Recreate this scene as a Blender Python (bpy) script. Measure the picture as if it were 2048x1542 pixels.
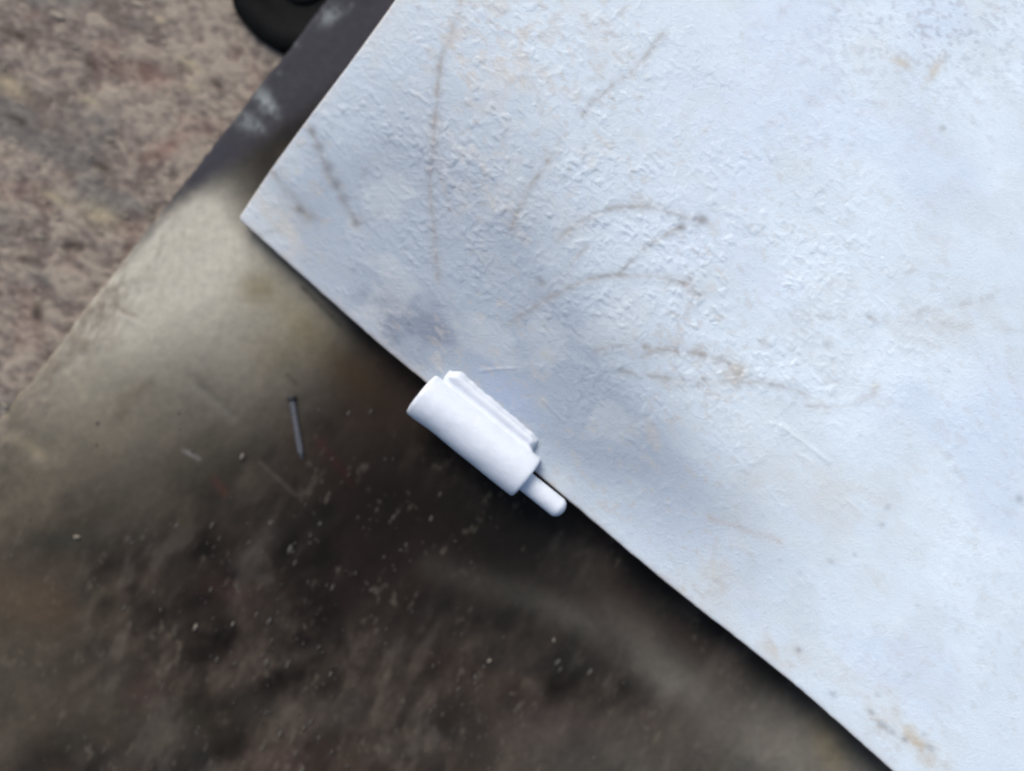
import bpy, bmesh, math, random
import numpy as np
from mathutils import Vector

scene = bpy.context.scene
for o in list(bpy.data.objects):
    bpy.data.objects.remove(o, do_unlink=True)
C = scene.collection

# ------------------------------------------------------------------ camera, world, sun
ZP = 0.019            # top of the white panel (m)
D = 0.42              # camera height above the panel
S0 = 0.475 / 2048     # metres per photo pixel on the panel plane
cam_d = bpy.data.cameras.new('camera'); cam = bpy.data.objects.new('camera', cam_d); C.objects.link(cam)
cam.location = (0, 0, ZP + D)
cam_d.sensor_width = 36; cam_d.lens = 36 * D / 0.475
cam_d.clip_start = 0.01; cam_d.clip_end = 50
cam_d.dof.use_dof = True; cam_d.dof.focus_distance = D - 0.0085; cam_d.dof.aperture_fstop = 1.05
scene.camera = cam

SUN_EL, SUN_AZ = math.radians(42), math.radians(106)      # azimuth measured from +X (right) towards +Y (up)
w = bpy.data.worlds.new('World'); scene.world = w; w.use_nodes = True
wn = w.node_tree; wn.nodes.clear()
sky = wn.nodes.new('ShaderNodeTexSky'); sky.sky_type = 'NISHITA'; sky.sun_disc = False
sky.sun_elevation = SUN_EL; sky.sun_rotation = math.pi / 2 - SUN_AZ
sky.air_density = 1.0; sky.dust_density = 4.0; sky.ozone_density = 1.0
bg = wn.nodes.new('ShaderNodeBackground'); bg.inputs['Strength'].default_value = 0.085
wo = wn.nodes.new('ShaderNodeOutputWorld')
wn.links.new(sky.outputs[0], bg.inputs['Color']); wn.links.new(bg.outputs[0], wo.inputs['Surface'])
sl = bpy.data.lights.new('sun', 'SUN'); sl.energy = 1.5; sl.angle = math.radians(36); sl.color = (1.0, 0.97, 0.93)
sun = bpy.data.objects.new('sun', sl); C.objects.link(sun)
dv = Vector((math.cos(SUN_EL) * math.cos(SUN_AZ), math.cos(SUN_EL) * math.sin(SUN_AZ), math.sin(SUN_EL)))
sun.rotation_euler = dv.to_track_quat('Z', 'Y').to_euler()
scene.view_settings.view_transform = 'Standard'; scene.view_settings.look = 'None'
scene.view_settings.exposure = 0.50; scene.view_settings.gamma = 1.0

# ------------------------------------------------------------------ helpers
def lin(r, g, b):
    f = lambda c: (c / 255 / 12.92) if c / 255 <= 0.04045 else ((c / 255 + 0.055) / 1.055) ** 2.4
    return np.array([f(r), f(g), f(b)])

def P(px, py, z):      # measured position (photo pixels) to metres on the level z
    s = S0 * (D + ZP - z) / D
    return ((px - 1024) * s, (771 - py) * s, z)

def tag(o, label=None, cat=None, group=None, kind=None):
    if label: o['label'] = label
    if cat: o['category'] = cat
    if group: o['group'] = group
    if kind: o['kind'] = kind
    return o

def link(name, me, mats, parent=None, smooth=True):
    o = bpy.data.objects.new(name, me); C.objects.link(o)
    for m in (mats if isinstance(mats, (list, tuple)) else [mats]): me.materials.append(m)
    if smooth: me.polygons.foreach_set('use_smooth', np.ones(len(me.polygons), bool))
    if parent is not None: o.parent = parent
    return o

def _h(ix, iy, seed):
    n = (ix.astype(np.int64) * 374761393 + iy.astype(np.int64) * 668265263 + seed * 2147483647) & 0xffffffff
    n = ((n ^ (n >> 13)) * 1274126177) & 0xffffffff
    n = ((n ^ (n >> 16)) * 2246822519) & 0xffffffff
    return ((n ^ (n >> 15)) & 0xffffff) / float(0xffffff)

def vn(x, y, seed=0):
    x = x + seed * 17.31; y = y + seed * 9.73
    ix = np.floor(x); iy = np.floor(y); fx = x - ix; fy = y - iy
    fx = fx * fx * fx * (fx * (fx * 6 - 15) + 10); fy = fy * fy * fy * (fy * (fy * 6 - 15) + 10)
    ix = ix.astype(np.int64); iy = iy.astype(np.int64)
    a = _h(ix, iy, seed); b = _h(ix + 1, iy, seed); c = _h(ix, iy + 1, seed); d = _h(ix + 1, iy + 1, seed)
    return (a * (1 - fx) + b * fx) * (1 - fy) + (c * (1 - fx) + d * fx) * fy

def fbm(x, y, size, oct=4, seed=0, ang=0.0, stretch=1.0, gain=0.5):
    """x, y and size in photo pixels; the noise is stretched along ang (degrees, clockwise from right)"""
    a = math.radians(ang); u = x * math.cos(a) + y * math.sin(a); v = -x * math.sin(a) + y * math.cos(a)
    u = u / (size * stretch); v = v / size
    t = 0; amp = 1; tot = 0
    for i in range(oct):
        ca, sa = math.cos(0.6 * i), math.sin(0.6 * i)
        t = t + amp * (vn(u * 2 ** i, v * 2 ** i, seed * 31 + i)); tot += amp; amp *= gain
    return t / tot

def sm(a, b, x):
    t = np.clip((x - a) / (b - a), 0, 1); return t * t * (3 - 2 * t)

def gauss(x, y, cx, cy, rx, ry=None, ang=0):
    ry = ry or rx; a = math.radians(ang)
    u = (x - cx) * math.cos(a) + (y - cy) * math.sin(a); v = -(x - cx) * math.sin(a) + (y - cy) * math.cos(a)
    return np.exp(-((u / rx) ** 2 + (v / ry) ** 2))

def stroke(x, y, pts, width):
    """falloff 0..1 round a smooth polyline; returns (mask, parameter)"""
    pts = np.array(pts, float)
    # catmull-rom refine
    P_ = np.vstack([2 * pts[0] - pts[1], pts, 2 * pts[-1] - pts[-2]]); fine = []
    for i in range(1, len(P_) - 2):
        for t in np.linspace(0, 1, 5, endpoint=False):
            p0, p1, p2, p3 = P_[i - 1:i + 3]
            fine.append(0.5 * ((2 * p1) + (-p0 + p2) * t + (2 * p0 - 5 * p1 + 4 * p2 - p3) * t * t + (-p0 + 3 * p1 - 3 * p2 + p3) * t ** 3))
    fine.append(pts[-1]); f = np.array(fine)
    m = np.zeros(x.shape); par = np.zeros(x.shape)
    pad = width * 3.5
    box = np.where((x > f[:, 0].min() - pad) & (x < f[:, 0].max() + pad) & (y > f[:, 1].min() - pad) & (y < f[:, 1].max() + pad))[0]
    if len(box) == 0: return m, par
    bx, by = x[box], y[box]; best = np.full(bx.shape, 1e9); bp = np.zeros(bx.shape)
    for i in range(len(f) - 1):
        a, b = f[i], f[i + 1]; d = b - a; L = max(d @ d, 1e-9)
        t = np.clip(((bx - a[0]) * d[0] + (by - a[1]) * d[1]) / L, 0, 1)
        q = (bx - a[0] - t * d[0]) ** 2 + (by - a[1] - t * d[1]) ** 2
        k = q < best; best[k] = q[k]; bp[k] = (i + t[k]) / (len(f) - 1)
    m[box] = np.exp(-best / width ** 2); par[box] = bp
    return m, par

def mixc(col, c, m):
    return col * (1 - m[:, None]) + np.asarray(c)[None, :] * m[:, None]

def grid_mesh(name, X, Y, Z, col=None, extra=None):
    """a grid of vertices (rows, columns) as one mesh with a colour attribute"""
    h, w_ = X.shape; n = h * w_
    co = np.empty((n, 3), np.float32); co[:, 0] = X.ravel(); co[:, 1] = Y.ravel(); co[:, 2] = Z.ravel()
    i = np.arange(n).reshape(h, w_)
    q = np.stack([i[:-1, :-1], i[:-1, 1:], i[1:, 1:], i[1:, :-1]], -1).reshape(-1, 4)
    a, b, c = co[q[0, 0]], co[q[0, 1]], co[q[0, 2]]
    if np.cross(b - a, c - b)[2] < 0: q = q[:, ::-1]
    me = bpy.data.meshes.new(name)
    nq = len(q); me.vertices.add(n); me.vertices.foreach_set('co', co.ravel())
    me.loops.add(nq * 4); me.polygons.add(nq)
    me.loops.foreach_set('vertex_index', np.ascontiguousarray(q, dtype=np.int32).ravel())
    me.polygons.foreach_set('loop_start', np.arange(0, nq * 4, 4, dtype=np.int32))
    me.update(calc_edges=True)
    if col is not None:
        at = me.attributes.new('pigment', 'FLOAT_COLOR', 'POINT')
        at.data.foreach_set('color', np.column_stack([np.clip(col, 0, 1), np.ones(n)]).astype(np.float32).ravel())
    if extra is not None:
        at = me.attributes.new('gloss', 'FLOAT', 'POINT'); at.data.foreach_set('value', extra.astype(np.float32).ravel())
    return me

def mat(name, color=(0.5, 0.5, 0.5), rough=0.5, metal=0.0, attr=False, gloss_attr=False, bumps=(), tint=(), spec=0.5):
    """node material: colour (or the pigment attribute) times noise, bumps = [(scale per metre, height m, detail)]"""
    m = bpy.data.materials.new(name); m.use_nodes = True; nt = m.node_tree; N = nt.nodes; L = nt.links
    bs = N['Principled BSDF']; bs.inputs['Metallic'].default_value = metal; bs.inputs['Roughness'].default_value = rough
    bs.inputs['Specular IOR Level'].default_value = spec
    tc = N.new('ShaderNodeTexCoord')
    if attr:
        a = N.new('ShaderNodeAttribute'); a.attribute_name = 'pigment'; src = a.outputs['Color']
    else:
        a = N.new('ShaderNodeRGB'); a.outputs[0].default_value = (*color, 1); src = a.outputs[0]
    for scale, lo, hi in tint:
        n = N.new('ShaderNodeTexNoise'); n.inputs['Scale'].default_value = scale; n.inputs['Detail'].default_value = 5
        n.inputs['Roughness'].default_value = 0.65
        L.new(tc.outputs['Object'], n.inputs['Vector'])
        mr = N.new('ShaderNodeMapRange'); mr.inputs['From Min'].default_value = 0.3; mr.inputs['From Max'].default_value = 0.7
        mr.inputs['To Min'].default_value = lo; mr.inputs['To Max'].default_value = hi; L.new(n.outputs['Fac'], mr.inputs['Value'])
        mx = N.new('ShaderNodeVectorMath'); mx.operation = 'SCALE'; L.new(src, mx.inputs[0]); L.new(mr.outputs[0], mx.inputs['Scale'])
        src = mx.outputs[0]
    L.new(src, bs.inputs['Base Color'])
    if gloss_attr:
        g = N.new('ShaderNodeAttribute'); g.attribute_name = 'gloss'; L.new(g.outputs['Fac'], bs.inputs['Roughness'])
    prev = None
    for scale, dist, detail in bumps:
        n = N.new('ShaderNodeTexNoise'); n.inputs['Scale'].default_value = scale; n.inputs['Detail'].default_value = detail
        L.new(tc.outputs['Object'], n.inputs['Vector'])
        b = N.new('ShaderNodeBump'); b.inputs['Distance'].default_value = dist; b.inputs['Strength'].default_value = 1
        L.new(n.outputs['Fac'], b.inputs['Height'])
        if prev: L.new(prev, b.inputs['Normal'])
        prev = b.outputs[0]
    if prev: L.new(prev, bs.inputs['Normal'])
    return m

# ------------------------------------------------------------------ materials
M_dirt = mat('dry_dirt', rough=0.95, attr=True, bumps=[(900, 0.00035, 4)], tint=[(1500, 0.8, 1.2)], spec=0.2)
M_plate = mat('stained_dark_plate', rough=0.6, attr=True, gloss_attr=True, bumps=[(1200, 0.00012, 3)], tint=[(1800, 0.88, 1.12), (250, 0.88, 1.12)], spec=0.12)
M_plate_side = mat('dark_plate_edge', (0.03, 0.028, 0.026), 0.7)
M_panel = mat('white_panel_paint', rough=0.45, attr=True, gloss_attr=True, bumps=[(1500, 0.00034, 4)], tint=[(900, 0.97, 1.03)], spec=0.4)
M_edge = mat('cut_steel_edge', (0.42, 0.36, 0.31), 0.5, 0.2, tint=[(400, 0.5, 1.2)], bumps=[(1500, 0.0002, 3)])
M_hinge = mat('fresh_white_paint', (0.74, 0.80, 0.88), 0.32, tint=[(120, 0.93, 1.03), (1200, 0.97, 1.03)], bumps=[(200, 0.00030, 3), (1800, 0.00005, 2)])
M_frame = mat('unpainted_frame_steel', (0.02, 0.02, 0.02), 0.7, 0.0)
M_rubber = mat('black_rubber', (0.004, 0.0045, 0.005), 0.7, tint=[(200, 0.7, 1.5)], bumps=[(700, 0.0001, 3)], spec=0.08)
M_screw = mat('grey_screw_steel', (0.11, 0.115, 0.135), 0.7, 0.0, tint=[(800, 0.6, 1.2)])
M_screw_head = mat('dark_screw_steel', (0.03, 0.032, 0.038), 0.8, 0.0)
M_grit = mat('pale_grit', (0.27, 0.24, 0.195), 0.9, tint=[(150, 0.55, 1.3)])
M_fleck = mat('pale_debris', (0.085, 0.08, 0.07), 0.8, tint=[(60, 0.5, 1.3)])

# ------------------------------------------------------------------ ground
GZ = -0.009
def pgrid(x0, x1, y0, y1, step):
    return np.meshgrid(np.arange(x0, x1 + step, step, dtype=float), np.arange(y0, y1 + step, step, dtype=float))

def to_world(x, y, z):
    s = S0 * (D + ZP - np.mean(z)) / D
    return (x - 1024) * s, (771 - y) * s

x, y = pgrid(-520, 900, -420, 1300, 3.6); sh = x.shape; xf, yf = x.ravel(), y.ravel()
base = fbm(xf, yf, 170, 4, 3, 30, 1.2); med = fbm(xf, yf, 40, 4, 5, 28, 1.2); fine = fbm(xf, yf, 16, 3, 8, 30, 1.4)
fin2 = fbm(xf, yf, 8, 2, 9, 30, 1.6); v = 0.5 + 0.24 * (base - .5) + 0.30 * (med - .5) + 0.34 * (fine - .5) + 0.32 * (fin2 - .5)
col = np.zeros((len(xf), 3))
cA, cB, cC = lin(108, 98, 92), lin(136, 126, 117), lin(157, 147, 134)
t = sm(0.36, 0.52, v); col = cA * (1 - t[:, None]) + cB * t[:, None]
col = mixc(col, cC, sm(0.51, 0.62, v) * 0.85)
col = mixc(col, lin(104, 104, 102), sm(0.58, 0.74, fbm(xf, yf, 90, 3, 12, 20, 1.5)) * 0.6)
red = sm(0.6, 0.75, fbm(xf, yf, 70, 3, 15)) * 0.2 + gauss(xf, yf, 330, 300, 42, 18, -30) * 0.65 + gauss(xf, yf, 300, 150, 50, 30, 20) * 0.45
col = mixc(col, lin(122, 82, 74), np.clip(red, 0, 0.8) * 0.8)
for cx, cy, rx, ry, an in ((205, 335, 26, 9, 25), (435, 172, 24, 8, 50), (180, 128, 16, 8, 30), (30, 70, 40, 10, 15), (145, 490, 26, 14, 20), (55, 520, 30, 10, 10), (75, 625, 14, 30, 0), (35, 240, 30, 8, 30)):
    col = mixc(col, lin(62, 52, 46), gauss(xf, yf, cx, cy, rx, ry, an) * 0.8)
for cx, cy, rx, ry, an in ((385, 176, 16, 8, 20), (378, 128, 26, 10, 35), (20, 170, 40, 16, 30), (200, 430, 40, 20, 25), (110, 395, 30, 10, 25), (320, 40, 14, 6, 30), (180, 200, 20, 8, 20)):
    col = mixc(col, lin(180, 168, 138), gauss(xf, yf, cx, cy, rx, ry, an) * 0.55)
z = (fin2 - 0.5) * 0.0006 + (base - 0.5) * 0.0012 + (med - 0.5) * 0.0016 + (fine - 0.5) * 0.0010 + GZ
wx, wy = to_world(xf, yf, GZ)
me = grid_mesh('ground', wx.reshape(sh), wy.reshape(sh), z.reshape(sh), col)
ground = link('ground', me, M_dirt); tag(ground, kind='structure')
# the ground goes on round and below the working area as a coarser skirt
x, y = pgrid(-4200, 6200, -3600, 5000, 40); sh = x.shape; xf, yf = x.ravel(), y.ravel()
v = fbm(xf, yf, 170, 4, 3, 30, 1.3); t = sm(0.35, 0.65, v)
col = cA * (1 - t[:, None]) + cC * t[:, None] * 0.9
wx, wy = to_world(xf, yf, GZ)
me = grid_mesh('ground', wx.reshape(sh), wy.reshape(sh), ((v - 0.5) * 0.001 + GZ - 0.0035).reshape(sh), col)
o = link('ground', me, M_dirt); tag(o, kind='structure')

# grit lying on the ground
rng = random.Random(4)
def chips(name, pts, m, zfun, smin, smax, stretch, ang, jitter, height=0.5):
    V = []; F = []
    for (px, py) in pts:
        s = rng.uniform(smin, smax) * (0.6 + 0.8 * rng.random() ** 3) * S0; a = math.radians(ang + rng.uniform(-jitter, jitter))
        st = stretch * rng.uniform(0.6, 1.4); n = 6; cx, cy, _ = P(px, py, 0); b = len(V); zz = zfun(px, py)
        for k in range(n):
            th = 2 * math.pi * k / n; r = rng.uniform(0.7, 1.1)
            u, v_ = math.cos(th) * s * st * r, math.sin(th) * s * r
            V.append((cx + u * math.cos(a) - v_ * math.sin(a), cy + u * math.sin(a) + v_ * math.cos(a), zz - 0.0002))
        for k in range(n):
            X, Y, _z = V[b + k]; q = rng.uniform(0.5, 0.8)
            V.append((cx + (X - cx) * q, cy + (Y - cy) * q, zz + s * height * rng.uniform(0.5, 1)))
        for k in range(n):
            F.append((b + k, b + (k + 1) % n, b + n + (k + 1) % n, b + n + k))
        F.append(tuple(b + n + k for k in range(n)))
    me = bpy.data.meshes.new(name); me.from_pydata(V, [], F); me.update()
    return link(name, me, m, smooth=False)

def left_of_edge(px, py, d=12):
    ex = 430 - (py - 285) / 1.285
    return px < ex - d
pts = []
while len(pts) < 420:
    px, py = rng.uniform(-250, 640), rng.uniform(-250, 1000)
    if left_of_edge(px, py): pts.append((px, py))
g = chips('grit', pts, M_grit, lambda a, b: GZ + 0.0004, 1.5, 6, 2.2, -28, 18, 0.12)
tag(g, kind='stuff')

# ------------------------------------------------------------------ dark plate under the panel
e0 = np.array([430.0, 285.0]); ed = np.array([-1.0, 1.285]); ed /= np.linalg.norm(ed)        # its straight left edge, running down-left
en = np.array([ed[1], -ed[0]])                                                              # pointing right, onto the plate
if en[0] < 0: en = -en
A, B = np.meshgrid(np.arange(-760, 1900, 4.5), np.arange(0, 2500, 4.5))
sh = A.shape; a, b = A.ravel(), B.ravel()
wob = (fbm(a, a * 0, 60, 3, 71) - 0.5) * 9 * np.exp(-b / 30) + (fbm(a, a * 0, 12, 2, 72) - 0.5) * 4 * np.exp(-b / 12)
xf = e0[0] + ed[0] * a + en[0] * (b - wob); yf = e0[1] + ed[1] * a + en[1] * (b - wob)
n1 = fbm(xf, yf, 260, 4, 21); n2 = fbm(xf, yf, 75, 4, 22, -45, 1.5); n3 = fbm(xf, yf, 20, 3, 23, -55, 1.8); n4 = fbm(xf, yf, 150, 4, 24, 40, 1.6); n5 = fbm(xf, yf, 26, 4, 25, -62, 2.6); n6 = fbm(xf, yf, 8, 3, 26, -62, 2.0)
low = sm(1080, 1350, yf) * sm(1900, 700, xf)
col = lin(36, 31, 27)[None, :] * (1 + 0.9 * low)[:, None] * (0.72 + 0.55 * sm(.3, .7, n5))[:, None] * (0.7 + 0.6 * n6)[:, None] * (0.25 + 1.5 * sm(.25, .75, n2))[:, None] * (0.8 + 0.4 * n3)[:, None]
col = mixc(col, lin(38, 38, 36), sm(0.5, 0.7, n1) * 0.5)
col = mixc(col, lin(50, 40, 35), sm(0.5, 0.68, n4) * 0.6)
# dried dust and overspray: thick round the corner, thinning out to the lower left
dust = np.zeros(len(xf))
for cx, cy, rx, ry, an, k in ((370, 465, 140, 100, 40, 1.5), (250, 590, 150, 120, -40, 0.8), (440, 680, 165, 130, 10, 0.40), (120, 760, 190, 130, -45, 0.40),
                              (570, 610, 120, 60, 42, 0.50), (300, 840, 200, 140, 0, 0.16), (20, 980, 230, 120, 0, 0.12), (0, 1300, 200, 220, 0, 0.075),
                              (1640, 1570, 260, 120, 40, 0.24), (1330, 1330, 160, 42, 45, 0.10), (1900, 1760, 300, 200, 40, 0.3), (330, 1440, 500, 60, 0, 0.035), (1200, 1520, 260, 90, 0, 0.09)):
    dust = np.maximum(dust, 0) + gauss(xf, yf, cx, cy, rx, ry, an) * k
wv, _ = stroke(xf, yf, [(860, 1130), (1010, 1175), (1130, 1225), (1230, 1290), (1330, 1370)], 30); dust += wv * 0.07
cut = sm(-30, 34, (xf - 458) * 0.62 + (yf - 335) * 0.78 + (n3 - 0.5) * 10 + (n2 - .5) * 22)            # the strip above stays clean and dark
dust = np.clip(dust * (0.62 + 0.76 * (0.6 * n1 + 0.4 * n2)) * cut, 0, 0.96)
strip = (1 - cut) 
col = mixc(col, lin(66, 66, 74), strip * sm(-260, 0, -b * 0 - 0) * 0.8)
col = mixc(col, lin(188, 185, 172), dust * (1 - sm(500, 1300, yf) * sm(900, 500, xf))); col = mixc(col, lin(192, 178, 152), dust * sm(500, 1300, yf) * sm(900, 500, xf))
olive = np.clip(gauss(xf, yf, 510, 575, 46, 42) * 0.55 + gauss(xf, yf, 600, 640, 90, 40, 45) * 0.5 + gauss(xf, yf, 560, 700, 60, 50) * 0.25, 0, 0.7) * cut
col = mixc(col, lin(104, 92, 56), olive)
# scuffs on the clean strip
for cx, cy, rx, ry, an, k in ((528, 200, 26, 16, 60, 0.6), (545, 215, 22, 8, 60, 0.45), (495, 243, 30, 17, 30, 0.42), (520, 255, 12, 7, 50, 0.3), (660, 32, 24, 15, -30, 0.5), (700, 14, 8, 5, -50, 0.35), (590, 86, 12, 5, 40, 0.35), (560, 145, 6, 5, 0, 0.3)):
    br = sm(0.38, 0.62, fbm(xf, yf, 11, 4, 31))
    col = mixc(col, lin(150, 158, 158), gauss(xf, yf, cx, cy, rx, ry, an) * k * (0.35 + 0.9 * br))
for pts_, wd, k, c in (([(640, 885), (668, 920), (705, 965)], 8, 0.35, (84, 40, 35)), ([(430, 960), (450, 985)], 9, 0.22, (100, 56, 50)),
                       ([(100, 690), (45, 752), (0, 820), (-40, 880)], 15, 0.30, (176, 164, 124)), ([(0, 868), (40, 882), (85, 915)], 11, 0.28, (176, 164, 128)), ([(130, 740), (160, 775), (170, 800)], 6, 0.15, (180, 170, 130)),
                       ([(300, 770), (255, 800), (240, 830)], 16, 0.25, (70, 56, 42)), ([(380, 745), (420, 790), (470, 835)], 13, 0.25, (56, 50, 44)), ([(390, 775), (430, 805), (470, 838)], 12, 0.16, (140, 140, 136)),
                       ([(575, 750), (592, 768)], 4, 0.5, (40, 35, 30)), ([(605, 575), (640, 610), (680, 650)], 3.5, 0.5, (30, 26, 18)), ([(225, 600), (250, 625), (275, 632)], 4, 0.45, (80, 68, 56)), ([(250, 632), (275, 648)], 3, 0.5, (190, 185, 175)),
                       ([(150, 1370), (200, 1330), (245, 1290)], 12, 0.14, (120, 108, 98)), ([(205, 1180), (160, 1235)], 11, 0.12, (130, 120, 104)), ([(560, 1330), (640, 1290), (730, 1210), (800, 1150)], 15, 0.08, (100, 98, 90)),
                       ([(480, 1130), (540, 1075)], 20, 0.16, (110, 106, 102)), ([(500, 1410), (620, 1440), (700, 1415)], 30, 0.1, (100, 98, 94)),
                       ([(520, 925), (560, 960), (600, 990), (650, 940)], 4, 0.22, (130, 120, 110)), ([(365, 900), (398, 918)], 3, 0.4, (150, 150, 152))):
    m, par = stroke(xf, yf, pts_, wd); col = mixc(col, lin(*c), m * k * (0.5 + n3))
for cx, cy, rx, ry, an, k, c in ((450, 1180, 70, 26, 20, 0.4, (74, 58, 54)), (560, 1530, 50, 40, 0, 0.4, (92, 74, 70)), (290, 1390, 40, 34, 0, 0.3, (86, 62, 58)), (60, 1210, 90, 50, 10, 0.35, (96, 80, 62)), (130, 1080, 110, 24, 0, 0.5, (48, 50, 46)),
                                (1130, 1450, 90, 40, 0, 0.25, (96, 82, 78)), (760, 1020, 190, 120, 40, 0.85, (19, 15, 13)), (930, 1060, 200, 80, 40, 0.7, (20, 16, 14)), (700, 1170, 220, 90, 10, 0.55, (24, 20, 18)), (750, 790, 130, 60, 45, 0.6, (34, 26, 18)), (1230, 1290, 60, 28, 45, 0.5, (38, 35, 34)), (700, 740, 70, 40, 40, 0.5, (60, 46, 30)),  # near-black ones beside the hinge deepen the panel's shadow in the plate colour
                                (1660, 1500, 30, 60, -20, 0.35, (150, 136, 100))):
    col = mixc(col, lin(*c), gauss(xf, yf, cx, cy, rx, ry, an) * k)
creep = np.exp(-np.maximum(b, 0) / 42) * sm(0.36, 0.6, 0.6 * n2 + 0.4 * n3) * sm(250, 480, a) + np.exp(-(np.maximum(b, 0) / 55) ** 1.2) * sm(60, 200, a) * sm(0.36, 0.58, n3 * .4 + n2 * .4 + n6 * .2)
for cx, cy, rx, ry, an in ((50, 900, 60, 14, 20), (60, 920, 34, 10, 0), (90, 935, 26, 9, 10), (20, 870, 40, 10, 15), (140, 700, 50, 18, -50), (60, 790, 60, 16, -50)): creep += gauss(xf, yf, cx, cy, rx, ry, an) * 0.45 * n3 * 1.4
col = mixc(col, lin(133, 124, 112), np.clip(creep, 0, 0.95) * (0.5 + 0.5 * sm(.35, .6, n6)) * 0.9)
dots = sm(0.70, 0.80, fbm(xf, yf, 9, 2, 44, -60, 1.9)) * sm(0.45, 0.7, fbm(xf, yf, 60, 3, 45)) * sm(900, 1150, yf + 0.2 * xf)
smr = sm(0.56, 0.68, n5) * sm(0.45, 0.62, fbm(xf, yf, 110, 3, 46)) * sm(950, 1150, yf)
col = mixc(col, lin(92, 88, 82), np.clip(smr, 0, 1) * 0.2)
col = mixc(col, lin(110, 103, 92), dots * 0.32)
gl = 0.62 + 0.2 * n2 + 0.1 * dust
z = (n1 - 0.5) * 0.0016 * sm(0, 150, b) + (n2 - 0.5) * 0.0007 + (n3 - 0.5) * 0.0003 - 0.0011 * np.exp(-b / 3.0)
z += np.clip(creep, 0, 1) * (n6 - 0.2) * 0.0010 - gauss(xf, yf, 430, 800, 55, 9, 42) * 0.0005 + gauss(xf, yf, 260, 640, 18, 6, 30) * 0.0006
s0 = S0 * (D + ZP) / D; wx = (xf - 1024) * s0; wy = (771 - yf) * s0
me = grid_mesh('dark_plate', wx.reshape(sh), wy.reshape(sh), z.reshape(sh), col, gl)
def add_skirt(me, sh, drop, out=0.0, mi=1, bottom=True):
    """closes the rim of a grid mesh with a side wall and an underside"""
    bm = bmesh.new(); bm.from_mesh(me); bm.verts.ensure_lookup_table()
    h, w_ = sh; idx = [c for c in range(w_)] + [r * w_ + w_ - 1 for r in range(1, h)] + [(h - 1) * w_ + c for c in range(w_ - 2, -1, -1)] + [r * w_ for r in range(h - 2, 0, -1)]
    top = [bm.verts[i] for i in idx]; cen = sum((v.co for v in top), Vector()) / len(top); n = len(top)
    rows = [top]
    for (o_, d_) in ((out, drop * 0.15), (out, drop * 0.9), (out * 0.6, drop)):
        row = []
        for k, v in enumerate(top):
            tg = top[(k + 1) % n].co - top[k - 1].co; nr = Vector((tg.y, -tg.x, 0)).normalized()
            if nr.dot(v.co - cen) < 0: nr = -nr
            row.append(bm.verts.new(v.co + nr * o_ + Vector((0, 0, -d_))))
        rows.append(row)
    fs = []
    for r0, r1 in zip(rows[:-1], rows[1:]):
        for k in range(n):
            fs.append(bm.faces.new((r0[k], r0[(k + 1) % n], r1[(k + 1) % n], r1[k])))
    if bottom: fs.append(bm.faces.new(rows[-1]))
    for f in fs: f.material_index = mi; f.smooth = False
    bm.normal_update()
    bmesh.ops.recalc_face_normals(bm, faces=fs)
    bm.to_mesh(me); bm.free()
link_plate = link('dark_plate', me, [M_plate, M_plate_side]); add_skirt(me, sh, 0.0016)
tag(link_plate, 'dark stained metal sheet under the white panel, dusted pale beside its corner', 'metal sheet')

# small pale debris on the plate
pts = []
def on_plate(px, py):
    if left_of_edge(px, py, -20): return False
    # keep clear of the panel
    return (px - 480) * 0.647 - (py - 438) * 0.762 < -25
while len(pts) < 420:
    px, py = rng.uniform(-100, 1800), rng.uniform(820, 1650)
    k = 0.15 + 0.85 * math.exp(-((px - 620) / 420) ** 2 - ((py - 1300) / 260) ** 2)
    if on_plate(px, py) and rng.random() < k: pts.append((px, py))
f1 = chips('debris', pts, M_fleck, lambda a, b: 0.0003, 1.0, 3.6, 2.2, 62, 12, 0.1)
tag(f1, kind='stuff')
M_chip = mat('cream_paint_chip', (0.22, 0.20, 0.16), 0.8, tint=[(300, 0.7, 1.2)])
big = [((484, 914), 8, 70, 'cream chip lying alone just below the lower end of the grey screw'),
       ((8, 812), 13, -40, 'largest cream chip, on the dark sheet edge beside the dirt at far left'),
       ((390, 1255), 8, 55, 'long cream chip, left one of two lying level in the darkest lower sheet'),
       ((466, 1248), 6, 50, 'short cream chip, right one of two lying level in the darkest lower sheet'),
       ((978, 1322), 8, 60, 'tan chip lying nearest the middle of the bottom of the photo'),
       ((1108, 1280), 6, 80, 'white chip lying farthest right, nearest the lower panel edge, beside the pale smear'),
       ((152, 1074), 9, -10, 'cream chip lying near the left border, below the pale stain')]
grp = 'pale paint chips scattered on the dark sheet'
for k, ((px, py), s, an, lab) in enumerate(big):
    V = []; n = 7; cx, cy, _ = P(px, py, 0.0006); a_ = math.radians(an); q = s * s0 * 0.62
    for lvl, (sc, zz) in enumerate(((1, 0.0001), (0.92, 0.0009), (0.6, 0.0013))):
        rr = random.Random(k)
        for i in range(n):
            th = 2 * math.pi * i / n; r = rr.uniform(0.65, 1.15) * sc * q; u, v_ = math.cos(th) * r * 1.5, math.sin(th) * r * 0.8
            V.append((u * math.cos(a_) - v_ * math.sin(a_), u * math.sin(a_) + v_ * math.cos(a_), zz))
    F = [(l * n + i, l * n + (i + 1) % n, (l + 1) * n + (i + 1) % n, (l + 1) * n + i) for l in range(2) for i in range(n)] + [tuple(2 * n + i for i in range(n))]
    me = bpy.data.meshes.new('paint_chip'); me.from_pydata(V, [], F); me.update()
    o = link('paint_chip', me, M_chip, smooth=False); o.location = (cx, cy, 0)
    tag(o, lab, 'paint chip', grp)

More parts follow.
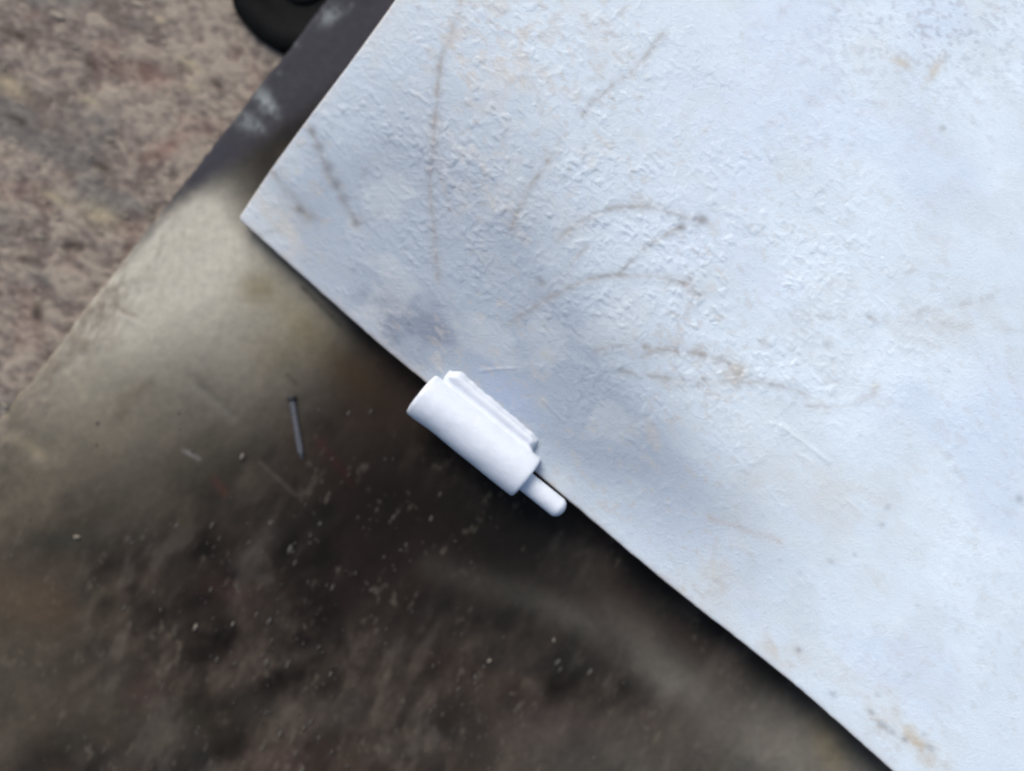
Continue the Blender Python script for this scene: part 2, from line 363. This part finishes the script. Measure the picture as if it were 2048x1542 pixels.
# ------------------------------------------------------------------ black rubber disc under the plate's edge
def lathe(profile, seg=64):
    V = []; F = []; m = len(profile)
    for k in range(seg):
        th = 2 * math.pi * k / seg; w_ = 1 + 0.012 * math.sin(3 * th + 1) + 0.010 * math.sin(7 * th + 2) + 0.006 * math.sin(16 * th)
        for (r, z_) in profile: V.append((r * w_ * math.cos(th), r * w_ * math.sin(th), z_))
    for k in range(seg):
        for i in range(m - 1):
            a_, b_ = k * m + i, ((k + 1) % seg) * m + i
            F.append((a_, b_, b_ + 1, a_ + 1))
    me = bpy.data.meshes.new('lathe'); me.from_pydata(V, [], F); me.update()
    bm = bmesh.new(); bm.from_mesh(me); bmesh.ops.remove_doubles(bm, verts=bm.verts, dist=1e-7); bmesh.ops.recalc_face_normals(bm, faces=bm.faces); bm.to_mesh(me); bm.free()
    return me
R = 151 * S0 * (D + ZP + 0.004) / D; zt = -0.0022
cap = bpy.data.objects.new('rubber_cap', None); C.objects.link(cap); cx, cy, _ = P(604, -50, zt); cap.location = (cx, cy, 0)
tag(cap, 'round black rubber cap on the dirt, tucked under the edge of the dark sheet', 'rubber cap')
me = lathe([(0, GZ - 0.001), (R * 0.97, GZ - 0.001), (R, GZ + 0.001), (R, zt - 0.0032), (R * 0.97, zt - 0.0016), (R * 0.91, zt - 0.0005), (R * 0.84, zt), (R * 0.76, zt - 0.0002), (R * 0.66, zt - 0.0014), (R * 0.58, zt - 0.0034), (R * 0.54, zt - 0.0040), (0, zt - 0.0042)])
link('rim', me, M_rubber, cap)
me = lathe([(0, zt - 0.0024), (R * 0.30, zt - 0.0024), (R * 0.34, zt - 0.0030), (R * 0.36, zt - 0.0041)])
link('centre_boss', me, M_rubber, cap)

# ------------------------------------------------------------------ screw on the plate
def tube_obj(name, ring_fun, n_t, seg, m, parent, closed=True):
    """ring_fun(i) -> (axial, radius)"""
    V = []; F = []
    for i in range(n_t):
        ax, r = ring_fun(i)
        for k in range(seg):
            th = 2 * math.pi * k / seg; rr = r(th) if callable(r) else r
            V.append((ax, rr * math.cos(th), rr * math.sin(th)))
    for i in range(n_t - 1):
        for k in range(seg):
            F.append((i * seg + k, i * seg + (k + 1) % seg, (i + 1) * seg + (k + 1) % seg, (i + 1) * seg + k))
    F.append(tuple(range(seg))[::-1]); F.append(tuple((n_t - 1) * seg + k for k in range(seg)))
    me = bpy.data.meshes.new(name); me.from_pydata(V, [], F)
    bm = bmesh.new(); bm.from_mesh(me); bmesh.ops.recalc_face_normals(bm, faces=bm.faces); bm.to_mesh(me); bm.free()
    o = link(name, me, m, parent); return o
scr = bpy.data.objects.new('screw', None); C.objects.link(scr)
p0 = Vector(P(583, 800, 0.002)); p1 = Vector(P(602, 920, 0.002)); dirv = (p1 - p0)
scr.location = (p0.x, p0.y, 0.0011); scr.rotation_euler = (0, math.radians(2), math.atan2(dirv.y, dirv.x))
tag(scr, 'small grey threaded screw with a dark head lying on the dark sheet', 'screw')
Ls = dirv.length; pitch = Ls / 17
def thr(i):
    ax = 0.001 + (Ls - 0.001) * i / 100; taper = 1 if ax < Ls * 0.86 else max(0.08, 1 - (ax - Ls * 0.86) / (Ls * 0.15))
    return ax, (lambda th: taper * (0.0013 + 0.00045 * (0.5 + 0.5 * math.cos(2 * math.pi * ax / pitch - th)) ** 2))
tube_obj('thread', thr, 101, 14, M_screw, scr)
hp = [(-0.0018, 0.0008), (-0.0020, 0.0017), (-0.0016, 0.0023), (-0.0008, 0.0022), (0.0008, 0.0014), (0.0020, 0.0010)]
tube_obj('head', lambda i: hp[i], len(hp), 18, M_screw_head, scr)

# ------------------------------------------------------------------ the white painted panel
panel = bpy.data.objects.new('painted_panel', None); C.objects.link(panel)
tag(panel, 'large white painted metal panel with rust streaks and a white hinge on its edge', 'metal panel')
Bp = np.array([(480, 438), (560, 509), (660, 598), (760, 688), (853, 763), (960, 850), (1071, 942), (1180, 1035), (1300, 1137), (1420, 1234), (1550, 1333), (1665, 1432), (1787, 1542), (2100, 1818), (2500, 2165)], float)
Lp = np.array([(480, 438), (502, 394), (546, 334), (592, 270), (639, 207), (701, 127), (791, 0), (1010, -308), (1290, -705), (1640, -1200)], float)
def resample(Q, step):
    d = np.r_[0, np.cumsum(np.hypot(*np.diff(Q, axis=0).T))]; t_ = np.arange(0, d[-1], step)
    out = np.column_stack([np.interp(t_, d, Q[:, 0]), np.interp(t_, d, Q[:, 1])])
    k = int(330 / step) | 1; ker = np.hanning(k + 2)[1:-1]; ker /= ker.sum()      # soften the bends, keep the ends
    for c in (0, 1):
        lin_ = np.linspace(out[0, c], out[-1, c], len(out)); r = out[:, c] - lin_
        out[:, c] = lin_ + np.convolve(np.r_[np.zeros(k // 2), r, np.zeros(k // 2)], ker, 'valid')
    return out, t_
Bq, bt = resample(Bp, 2.7); Lq, lt = resample(Lp, 2.7)
Lq = Lq[:592]; lt = lt[:592]
X = Bq[None, :, 0] + Lq[:, None, 0] - 480; Y = Bq[None, :, 1] + Lq[:, None, 1] - 438
sh = X.shape; Tb = np.broadcast_to(bt[None, :], sh).ravel(); Tl = np.broadcast_to(lt[:, None], sh).ravel()
wv = (fbm(Tb, Tb * 0, 26, 3, 91) - 0.5) * 2.0 * np.exp(-Tl / 14)
xf = X.ravel() + wv * 0.6; yf = Y.ravel() - wv * 0.75
if 1:
    rd = np.clip(1 - np.hypot(Tb, Tl) / 5, 0, 1) * 1.5; xf = xf + rd; yf = yf - rd * 0.1       # slightly blunted corner
n_big = fbm(xf, yf, 330, 4, 51); n_mid = fbm(xf, yf, 90, 4, 52, 45, 1.3); n_sm = fbm(xf, yf, 26, 4, 53, 48, 1.8)
n_cr = fbm(xf, yf, 8.5, 3, 54, 50, 1.9); n_br = fbm(xf, yf, 14, 4, 55)
white = lin(221, 236, 247)
col = np.tile(white, (len(xf), 1)) * (0.93 + 0.14 * n_mid)[:, None]
# greyer tone round the hinge, along the lower middle and towards the left
grey_tone = gauss(xf, yf, 940, 620, 330, 210, 42) * 0.85 + gauss(xf, yf, 1300, 930, 330, 130, 40) * 0.62 + gauss(xf, yf, 640, 480, 230, 150, 40) * 0.36 + gauss(xf, yf, 800, 250, 260, 320, 0) * 0.26 + 0.20 * sm(1800, 950, xf) + 0.22 * gauss(xf, yf, 950, 420, 380, 330, 20)
grey_tone = np.clip(grey_tone * (0.72 + 0.56 * n_big), 0, 0.92)
col = mixc(col, lin(150, 163, 178), grey_tone)
dark = gauss(xf, yf, 825, 640, 110, 50, 35) * 1.35 + gauss(xf, yf, 800, 690, 75, 16, 40) * 0.35 + gauss(xf, yf, 740, 590, 50, 16, 40) * 0.3
col = mixc(col, lin(116, 127, 144), np.clip(dark * (0.45 + 0.6 * sm(0.38, 0.6, 0.4 * n_sm + 0.6 * n_mid)), 0, 0.85))
col = mixc(col, lin(160, 176, 206), (gauss(xf, yf, 1015, 790, 75, 34, 42) * 0.6))
col = mixc(col, lin(204, 220, 246), sm(0.5, 0.7, fbm(xf, yf, 200, 3, 58, 55, 1.4)) * sm(1200, 1600, xf) * 0.3)
col = mixc(col, lin(168, 178, 192), sm(0.54, 0.7, fbm(xf, yf, 9, 3, 59, 40, 1.4)) * gauss(xf, yf, 1880, 60, 260, 130) * 0.5)
# cream stains where primer shows
cream = lin(198, 198, 196)
cm = sm(0.52, 0.64, fbm(xf, yf, 22, 4, 61, 60, 1.4)) * (gauss(xf, yf, 1010, 70, 190, 110, 30) + 0.55 * gauss(xf, yf, 860, 110, 160, 120) + 0.6 * gauss(xf, yf, 960, 330, 120, 90))
col = mixc(col, cream, np.clip(cm, 0, 1) * 0.6)
cm2 = sm(0.52, 0.7, fbm(xf, yf, 70, 4, 62, 35, 1.5)); col = mixc(col, lin(208, 213, 213), cm2 * 0.22)
cm3 = sm(0.58, 0.74, fbm(xf, yf, 12, 4, 63, 50, 1.6)) * sm(0.4, 0.6, fbm(xf, yf, 200, 3, 64)); col = mixc(col, lin(186, 180, 170), cm3 * (0.34 - 0.18 * sm(1300, 1700, xf)))
for cx, cy, rx, ry, an, k in ((1800, 125, 22, 10, 20, .5), (1865, 145, 34, 10, -58, .6), (1490, 185, 9, 8, 0, .4), (1420, 250, 26, 7, -45, .35), (1470, 745, 26, 20, 20, .5), (1750, 770, 10, 22, 10, .35),
                              (1790, 1440, 110, 34, 42, .45), (1560, 1300, 60, 26, 35, .5), (1840, 1500, 60, 16, 42, .75), (1740, 1160, 40, 40, 30, .35), (1430, 1160, 60, 80, 30, .25), (1700, 1000, 160, 60, 20, .22), (560, 445, 90, 34, 42, .35), (1900, 650, 120, 40, 0, .2), (1500, 990, 60, 40, 0, .2)):
    col = mixc(col, lin(196, 184, 160), gauss(xf, yf, cx, cy, rx, ry, an) * k * 0.75 * (0.35 + 1.1 * sm(0.35, 0.65, n_sm)))
edge = np.exp(-Tl / 9) * 0.3 + np.exp(-Tb / 8) * 0.25
col = mixc(col, lin(196, 178, 160), np.clip(edge * (0.3 + 1.2 * n_sm), 0, 0.5))
# rust and dirt streaks: (points, half width, strength, colour, how broken)
bw, dk, rs = (138, 127, 112), (92, 90, 88), (170, 140, 112)
ST = [([(925, 0), (905, 60), (882, 120), (876, 180), (870, 240), (864, 300), (860, 345), (862, 400), (868, 450), (872, 520), (876, 560)], 4.2, .62, bw, .5),
      ([(884, 110), (876, 165), (874, 185)], 5, .5, bw, .3), ([(872, 235), (866, 290)], 5, .45, bw, .3),
      ([(860, 340), (878, 345), (892, 390), (900, 420)], 3.5, .35, rs, .6),
      ([(1102, 312), (1085, 340), (1066, 366), (1050, 395), (1035, 425), (1022, 460)], 4.2, .7, bw, .5),
      ([(1120, 280), (1116, 290)], 5, .5, bw, .3), ([(1170, 295), (1164, 310)], 3.5, .45, dk, .3), ([(1140, 350), (1132, 362)], 3.5, .35, dk, .3),
      ([(1330, 60), (1300, 105), (1260, 145), (1215, 180), (1180, 210), (1165, 232)], 5, .6, bw, .7),
      ([(1055, 150), (1075, 185), (1085, 230)], 4, .3, bw, .5),
      ([(1405, 440), (1380, 436), (1345, 425), (1300, 415), (1250, 415), (1210, 422), (1170, 438), (1140, 460), (1122, 475)], 5, .78, bw, .4),
      ([(1362, 455), (1335, 470), (1300, 490), (1270, 515), (1240, 545)], 4.2, .72, bw, .6),
      ([(1180, 490), (1150, 520), (1120, 560), (1070, 568)], 4.5, .42, bw, .9),
      ([(1400, 590), (1370, 568), (1320, 555), (1260, 550), (1210, 553), (1160, 565), (1110, 590), (1060, 620), (1020, 645)], 4.6, .66, bw, .45),
      ([(1370, 570), (1378, 600), (1372, 640), (1355, 680)], 5, .25, rs, .7),
      ([(1190, 698), (1240, 692), (1300, 695), (1360, 702), (1420, 712), (1480, 735)], 5, .55, bw, .8), ([(1290, 690), (1285, 715), (1310, 700)], 6, .35, bw, .8),
      ([(1240, 742), (1300, 752), (1360, 760), (1430, 762), (1500, 765), (1560, 772), (1610, 790)], 5, .5, bw, .6),
      ([(1420, 1035), (1470, 1050), (1520, 1070), (1560, 1083)], 5, .5, rs, .4),
      ([(1330, 760), (1430, 765)], 9, .25, bw, .8), ([(1330, 700), (1460, 718)], 12, .3, bw, .9),
      ([(622, 258), (632, 285), (645, 320), (660, 352), (675, 378), (690, 405), (705, 430), (716, 448)], 5.2, .62, (120, 112, 98), .35),
      ([(548, 345), (570, 375), (590, 400), (602, 420), (620, 438)], 7, .62, (125, 120, 104), .3), ([(716, 446), (745, 436), (762, 425)], 4, .4, dk, .5),
      ([(515, 470), (535, 464), (560, 452)], 6, .5, (130, 138, 134), .4), ([(600, 420), (640, 440)], 7, .3, dk, .6),
      ([(1600, 640), (1680, 632), (1760, 640), (1840, 622), (1920, 612), (1990, 590)], 7, .28, bw, 1.0), ([(1820, 640), (1900, 650), (2048, 662)], 6, .18, bw, .9),
      ([(1345, 560), (1400, 600), (1440, 640)], 9, .22, bw, .9), ([(1550, 800), (1620, 812), (1700, 808), (1745, 790)], 6, .3, bw, .9),
      ([(1745, 1440), (1790, 1470), (1850, 1500), (1890, 1530)], 7, .5, (176, 150, 100), .8)]
for pts_, wd, k, c, brk in ST:
    m, par = stroke(xf + (n_br - .5) * 6, yf + (n_sm - .5) * 8, pts_, wd * 0.8); b_ = ((1 - brk * .7) + brk * 1.2 * sm(0.36, 0.6, n_br)) * (0.75 + 0.4 * sm(.35, .6, n_sm))
    halo, _ = stroke(xf, yf, pts_, wd * 2.6)
    col = mixc(col, lin(*c), np.clip(m * k * b_ * 0.34, 0, 0.9)); col = mixc(col, lin(*c), np.clip(halo * k * 0.26 * b_, 0, 0.5))
# dark knobs and specks on and beside the streaks
SP = [(1405, 438, 11, 8, .85), (1363, 456, 9, 8, .8), (1396, 450, 7, 9, .35), (625, 262, 7, 8, .7), (640, 292, 10, 8, .75), (657, 335, 10, 10, .75), (672, 368, 10, 9, .85), (688, 398, 9, 9, .6), (712, 445, 8, 9, .6),
      (600, 418, 9, 7, .6), (1080, 560, 7, 5, .55), (1300, 488, 6, 5, .4), (1885, 256, 6, 6, .6), (1945, 243, 10, 4, .35), (1655, 690, 9, 6, .45), (1607, 663, 10, 5, .35), (1740, 635, 14, 4, .4), (1527, 682, 8, 6, .3), (1478, 775, 8, 5, .4),
      (1597, 1300, 6, 5, .7), (1776, 1015, 5, 6, .5), (1765, 1050, 5, 5, .5), (2040, 998, 8, 7, .7), (1665, 1388, 8, 5, .6), (1742, 1424, 7, 5, .6), (1765, 1450, 12, 6, .8), (1785, 1464, 9, 5, .6), (1808, 1478, 7, 5, .6), (1860, 1495, 9, 6, .7), (1848, 1470, 6, 5, .45),
      (1662, 1123, 8, 5, .45), (1710, 1110, 5, 4, .4), (1755, 1390, 6, 4, .4), (1835, 1210, 6, 4, .35), (1600, 1145, 5, 4, .35), (780, 275, 6, 8, .45), (730, 345, 7, 9, .4), (1245, 20, 6, 5, .25), (1560, 1120, 5, 4, .3), (1985, 240, 5, 5, .2)]
r2 = random.Random(9)
for k in range(260):
    px, py = r2.uniform(560, 2300), r2.uniform(-150, 1800); SP.append((px, py, r2.uniform(1.6, 4), r2.uniform(1.6, 3.2), r2.uniform(.15, .42)))
for cx, cy, rx, ry, k in SP:
    sel = np.where((abs(xf - cx) < 30) & (abs(yf - cy) < 30))[0]
    if len(sel):
        g_ = gauss(xf[sel], yf[sel], cx, cy, rx * 1.15, ry * 1.15, 35) * k * 0.58 * (0.7 + 0.5 * n_br[sel]); c_ = lin(78, 74, 78) if k > .35 else lin(128, 120, 116)
        col[sel] = mixc(col[sel], c_, np.clip(g_, 0, 0.9))
# relief: slow buckle, wrinkled paint film, flakes
wrk = 0.35 + 0.9 * np.clip(gauss(xf, yf, 1000, 330, 430, 330, 20) + 0.8 * gauss(xf, yf, 1480, 640, 330, 260, 20) + 0.5 * gauss(xf, yf, 800, 680, 140, 80, 40), 0, 1)
ridge = 1 - abs(2 * fbm(xf, yf, 15, 3, 67, 52, 1.8) - 1); ridge = sm(0.80, 0.98, ridge)
ridge2 = sm(0.62, 0.70, fbm(xf, yf, 9, 2, 68, 50, 1.9)) * sm(0.42, 0.62, fbm(xf, yf, 60, 3, 69))
smooth_ = 1 - 0.85 * gauss(xf, yf, 940, 700, 90, 50, 20) - 0.7 * gauss(xf, yf, 640, 480, 90, 50, 40)
z = ZP + (n_big - 0.5) * 0.0012 * sm(0, 300, Tl) * sm(0, 300, Tb) + (n_mid - 0.5) * 0.0004 + wrk * smooth_ * (0.00015 * ridge * sm(0.45, 0.62, n_mid + 0.05) + 0.00025 * ridge2 + 0.00022 * (n_cr - 0.5) + 0.00008 * (n_sm - 0.5))
z -= 0.0003 * np.exp(-Tl / 2.5) + 0.0002 * np.exp(-Tb / 2.5)
for pts_, wd, hh in (([(960, 742), (1000, 738), (1035, 736)], 2.5, .00025), ([(1085, 800), (1110, 825), (1128, 842)], 2.2, .0003), ([(1560, 850), (1600, 880), (1660, 925)], 4, .0003), ([(925, 770), (960, 800), (1000, 835)], 2.2, .0002), ([(1265, 110), (1275, 170)], 2.2, .0002)):
    m, _ = stroke(xf, yf, pts_, wd); z += m * hh
gl = np.clip(0.24 + 0.25 * n_mid - 0.12 * grey_tone, 0.2, 0.9)
bend = 0.0115 * np.exp(-(np.maximum(Tb - 40, 0) / 330) ** 2) * np.exp(-(Tl / 420) ** 2); z = z - bend
zl = ZP - bend; wx = (xf - 1024) * S0 * (D + ZP - zl) / D; wy = (771 - yf) * S0 * (D + ZP - zl) / D
me = grid_mesh('face_sheet', wx.reshape(sh), wy.reshape(sh), z.reshape(sh), col, gl)
link('face_sheet', me, [M_panel, M_edge], panel); add_skirt(me, sh, 0.0020, 0.0003, bottom=False)

# square tube frame welded to the back of the panel, set in from its edges
u = np.array([0.7745, 0.6326]); l = np.array([0.5764, -0.8172])
def frame_tube(a0, b0, a1, b1, wd=105):
    p = np.array([480, 438.]) + u * a0 + l * b0; q = np.array([480, 438.]) + u * a1 + l * b1
    P0 = Vector(((p[0] - 1024) * S0, (771 - p[1]) * S0, 0)); P1 = Vector(((q[0] - 1024) * S0, (771 - q[1]) * S0, 0))
    dr = (P1 - P0); L_ = dr.length; hw = wd * S0 / 2; z0, z1 = 0.0016, ZP - 0.0032
    bm = bmesh.new(); bmesh.ops.create_cube(bm, size=1)
    for v in bm.verts: v.co = Vector((v.co.x * L_, v.co.y * 2 * hw, v.co.z * (z1 - z0)))
    bmesh.ops.bevel(bm, geom=list(bm.edges), offset=0.002, segments=2, affect='EDGES')
    me = bpy.data.meshes.new('frame_tube'); bm.to_mesh(me); bm.free()
    o = link('frame_tube', me, M_frame, panel, smooth=False)
    c = (P0 + P1) / 2; o.location = (c.x, c.y, (z0 + z1) / 2); o.rotation_euler = (0, 0, math.atan2(dr.y, dr.x))
frame_tube(430, 480, 2400, 480); frame_tube(480, 540, 480, 1500)

# hinge: axis along u2, all sizes measured in photo pixels (t along the barrel, n across it)
u2 = np.array([0.7808, 0.6247]); n2_ = np.array([0.6247, -0.7808])
zc = ZP + 0.0022; Rb = 48 * S0 * (D - 0.004) / D
def hp3(t, n, z_):       # hinge frame to metres
    p = u2 * t + n2_ * n; return Vector(P(p[0], p[1], z_))
def lerp(a_, b_, f): return a_ + (b_ - a_) * f
k_ = S0 * (D - 0.0022) / D
ax_o = hp3(1148, -88, zc)
ux = Vector((u2[0], -u2[1], 0)).normalized(); nx = Vector((n2_[0], -n2_[1], 0)).normalized()
def to_local_mesh(name, V, F, m, parent, smooth=True, auto=None):
    me = bpy.data.meshes.new(name); me.from_pydata([tuple(v) for v in V], [], F)
    bm = bmesh.new(); bm.from_mesh(me); bmesh.ops.remove_doubles(bm, verts=bm.verts, dist=1e-7); bmesh.ops.recalc_face_normals(bm, faces=bm.faces); bm.to_mesh(me); bm.free()
    return link(name, me, m, parent, smooth)
# barrel with rounded rims; its lower left rim is worn a little
V = []; F = []; seg = 72; Lb = (1420 - 1148) * k_
prof = [(0.0, 0.45), (0.0, 0.80), (0.0003, 0.93), (0.0009, 0.985), (0.0022, 1.0)] + [(0.0022 + (Lb - 0.0040) * i / 24, 1.0) for i in range(1, 24)] + [(Lb - 0.0018, 1.0), (Lb - 0.0007, 0.985), (Lb - 0.0002, 0.94), (Lb, 0.86), (Lb, 0.40)]
rb = random.Random(2)
for (a_, r) in prof:
    for k in range(seg):
        th = 2 * math.pi * k / seg
        dent = 1.0 + 0.035 * math.exp(-((a_ - 0.004) / 0.006) ** 2) * max(0, -math.cos(th)) ** 2 - 0.03 * math.exp(-((a_ - 0.018) / 0.008) ** 2) * max(0, -math.cos(th))
        rr = Rb * r * dent * (1 + 0.006 * math.sin(3 * th + a_ * 220))
        V.append(ax_o + ux * a_ + nx * (rr * math.cos(th)) + Vector((0, 0, rr * math.sin(th))))
m_ = len(prof)
for i in range(m_ - 1):
    for k in range(seg): F.append((i * seg + k, i * seg + (k + 1) % seg, (i + 1) * seg + (k + 1) % seg, (i + 1) * seg + k))
F.append(tuple(range(seg))); F.append(tuple((m_ - 1) * seg + k for k in range(seg)))
barrel = to_local_mesh('hinge_barrel', V, F, M_hinge, panel)
# leaf: the tongue of the hinge, curving from the barrel down to a flat strip on the panel
NS = [-90, -78, -68, -58, -48, -41, -36, -31, -25, -19, -13, -8, -3, 0, 3, 8, 8, -70]      # across: barrel top, valley, bead, fillet, underside
def leaf_point(f, j):
    """point j of the section at fraction f along the leaf"""
    n_ = NS[j]; strip = sm(-44, -34, np.array(float(n_)))
    t_ = lerp(lerp(1182, 1165, strip), lerp(1405, 1391, strip), f)
    n_edge = lerp(-11, -15, np.clip((t_ - 1196) / 190, 0, 1)) + 0.5 * math.sin(t_ * 0.11) + 0.4 * math.sin(t_ * 0.29)
    n_edge -= 9 * (1 - sm(0, 26, np.array(t_ - 1165.0))) + 3.5 * sm(18, 0, np.array(1391.0 - t_)) - 3 * math.exp(-((t_ - 1186) / 12) ** 2)
    z0 = ZP
    zz = [zc + 0.0060, zc + 0.0103, zc + 0.0097, z0 + 0.0088, z0 + 0.0064, z0 + 0.0049, z0 + 0.0043, z0 + 0.0043, z0 + 0.0047, z0 + 0.0050, z0 + 0.0050, z0 + 0.0045, z0 + 0.0032, z0 + 0.0018, z0 + 0.0008, z0 + 0.0001, z0 - 0.0009, z0 - 0.0009][j]
    nn = n_ if n_ < -36 else -36 + (n_ + 36) * (n_edge + 36) / 36.0
    e = min(1.0, 0.72 + 9 * min(f, 1 - f)) if n_ > -66 else min(1.0, 0.9 + 5 * min(f, 1 - f))
    lump = 0.0005 * math.exp(-((t_ - 1180) / 14) ** 2) * float(strip)
    return hp3(t_, nn, (ZP - 0.0009) + (zz + lump - ZP + 0.0009) * e)
fs_ = np.r_[0, 0.008, 0.02, 0.035, np.linspace(0.05, 0.95, 40), 0.97, 0.985, 1.0]
V = []; F = []; npf = len(NS)
for f_ in fs_:
    for j in range(npf): V.append(leaf_point(float(f_), j))
for i in range(len(fs_) - 1):
    for k in range(npf): F.append((i * npf + k, i * npf + (k + 1) % npf, (i + 1) * npf + (k + 1) % npf, (i + 1) * npf + k))
F.append(tuple(range(npf))); F.append(tuple((len(fs_) - 1) * npf + k for k in range(npf)))
leaf = to_local_mesh('hinge_leaf', V, F, M_hinge, panel)
# runs and lumps of weld under the paint, at both ends of the leaf and along its foot
bm = bmesh.new(); rw = random.Random(12)
for (t_, n_, sx, sy, hz) in [(1178, -32, 7, 9, .0042), (1172, -24, 7, 6, .0034)] + [(1200 + 19 * i, -13 - i * 0.35 + rw.uniform(-1.5, 1.5), rw.uniform(8, 13), rw.uniform(3.5, 5.5), rw.uniform(.0010, .0020)) for i in range(10)]:
    res = bmesh.ops.create_icosphere(bm, subdivisions=3, radius=1); c0 = hp3(t_, n_, ZP)
    for v in res['verts']:
        c = v.co.copy(); v.co = c0 + ux * (c.x * sx * S0) + nx * (c.y * sy * S0) + Vector((0, 0, c.z * hz))
me = bpy.data.meshes.new('weld_bead'); bm.to_mesh(me); bm.free(); link('weld_bead', me, M_hinge, leaf)
# pin: painted threaded stud with a rounded tip
Lp_ = (1520 - 1400) * k_; Rp = 21 * k_; po = hp3(1400, -95, zc)
V = []; F = []; N_ = 120; seg = 32
for i in range(N_ + 1):
    a_ = Lp_ * i / N_; rem = Lp_ - a_; cap_ = Rp * 0.85
    q = 1 if rem > cap_ else math.sqrt(max(0.0004, 1 - ((cap_ - rem) / cap_) ** 2))
    for k in range(seg):
        th = 2 * math.pi * k / seg; rr = Rp * q * (1 - 0.016 * (0.5 + 0.5 * math.cos(2 * math.pi * a_ / (6.0 * k_) - th)) * (rem > cap_ * 0.8))
        V.append(po + ux * a_ + nx * (rr * math.cos(th)) + Vector((0, 0, rr * math.sin(th))))
for i in range(N_):
    for k in range(seg): F.append((i * seg + k, i * seg + (k + 1) % seg, (i + 1) * seg + (k + 1) % seg, (i + 1) * seg + k))
F.append(tuple(range(seg))); F.append(tuple(N_ * seg + k for k in range(seg)))
to_local_mesh('hinge_pin', V, F, M_hinge, barrel)

scene.cycles.filter_width = 2.3
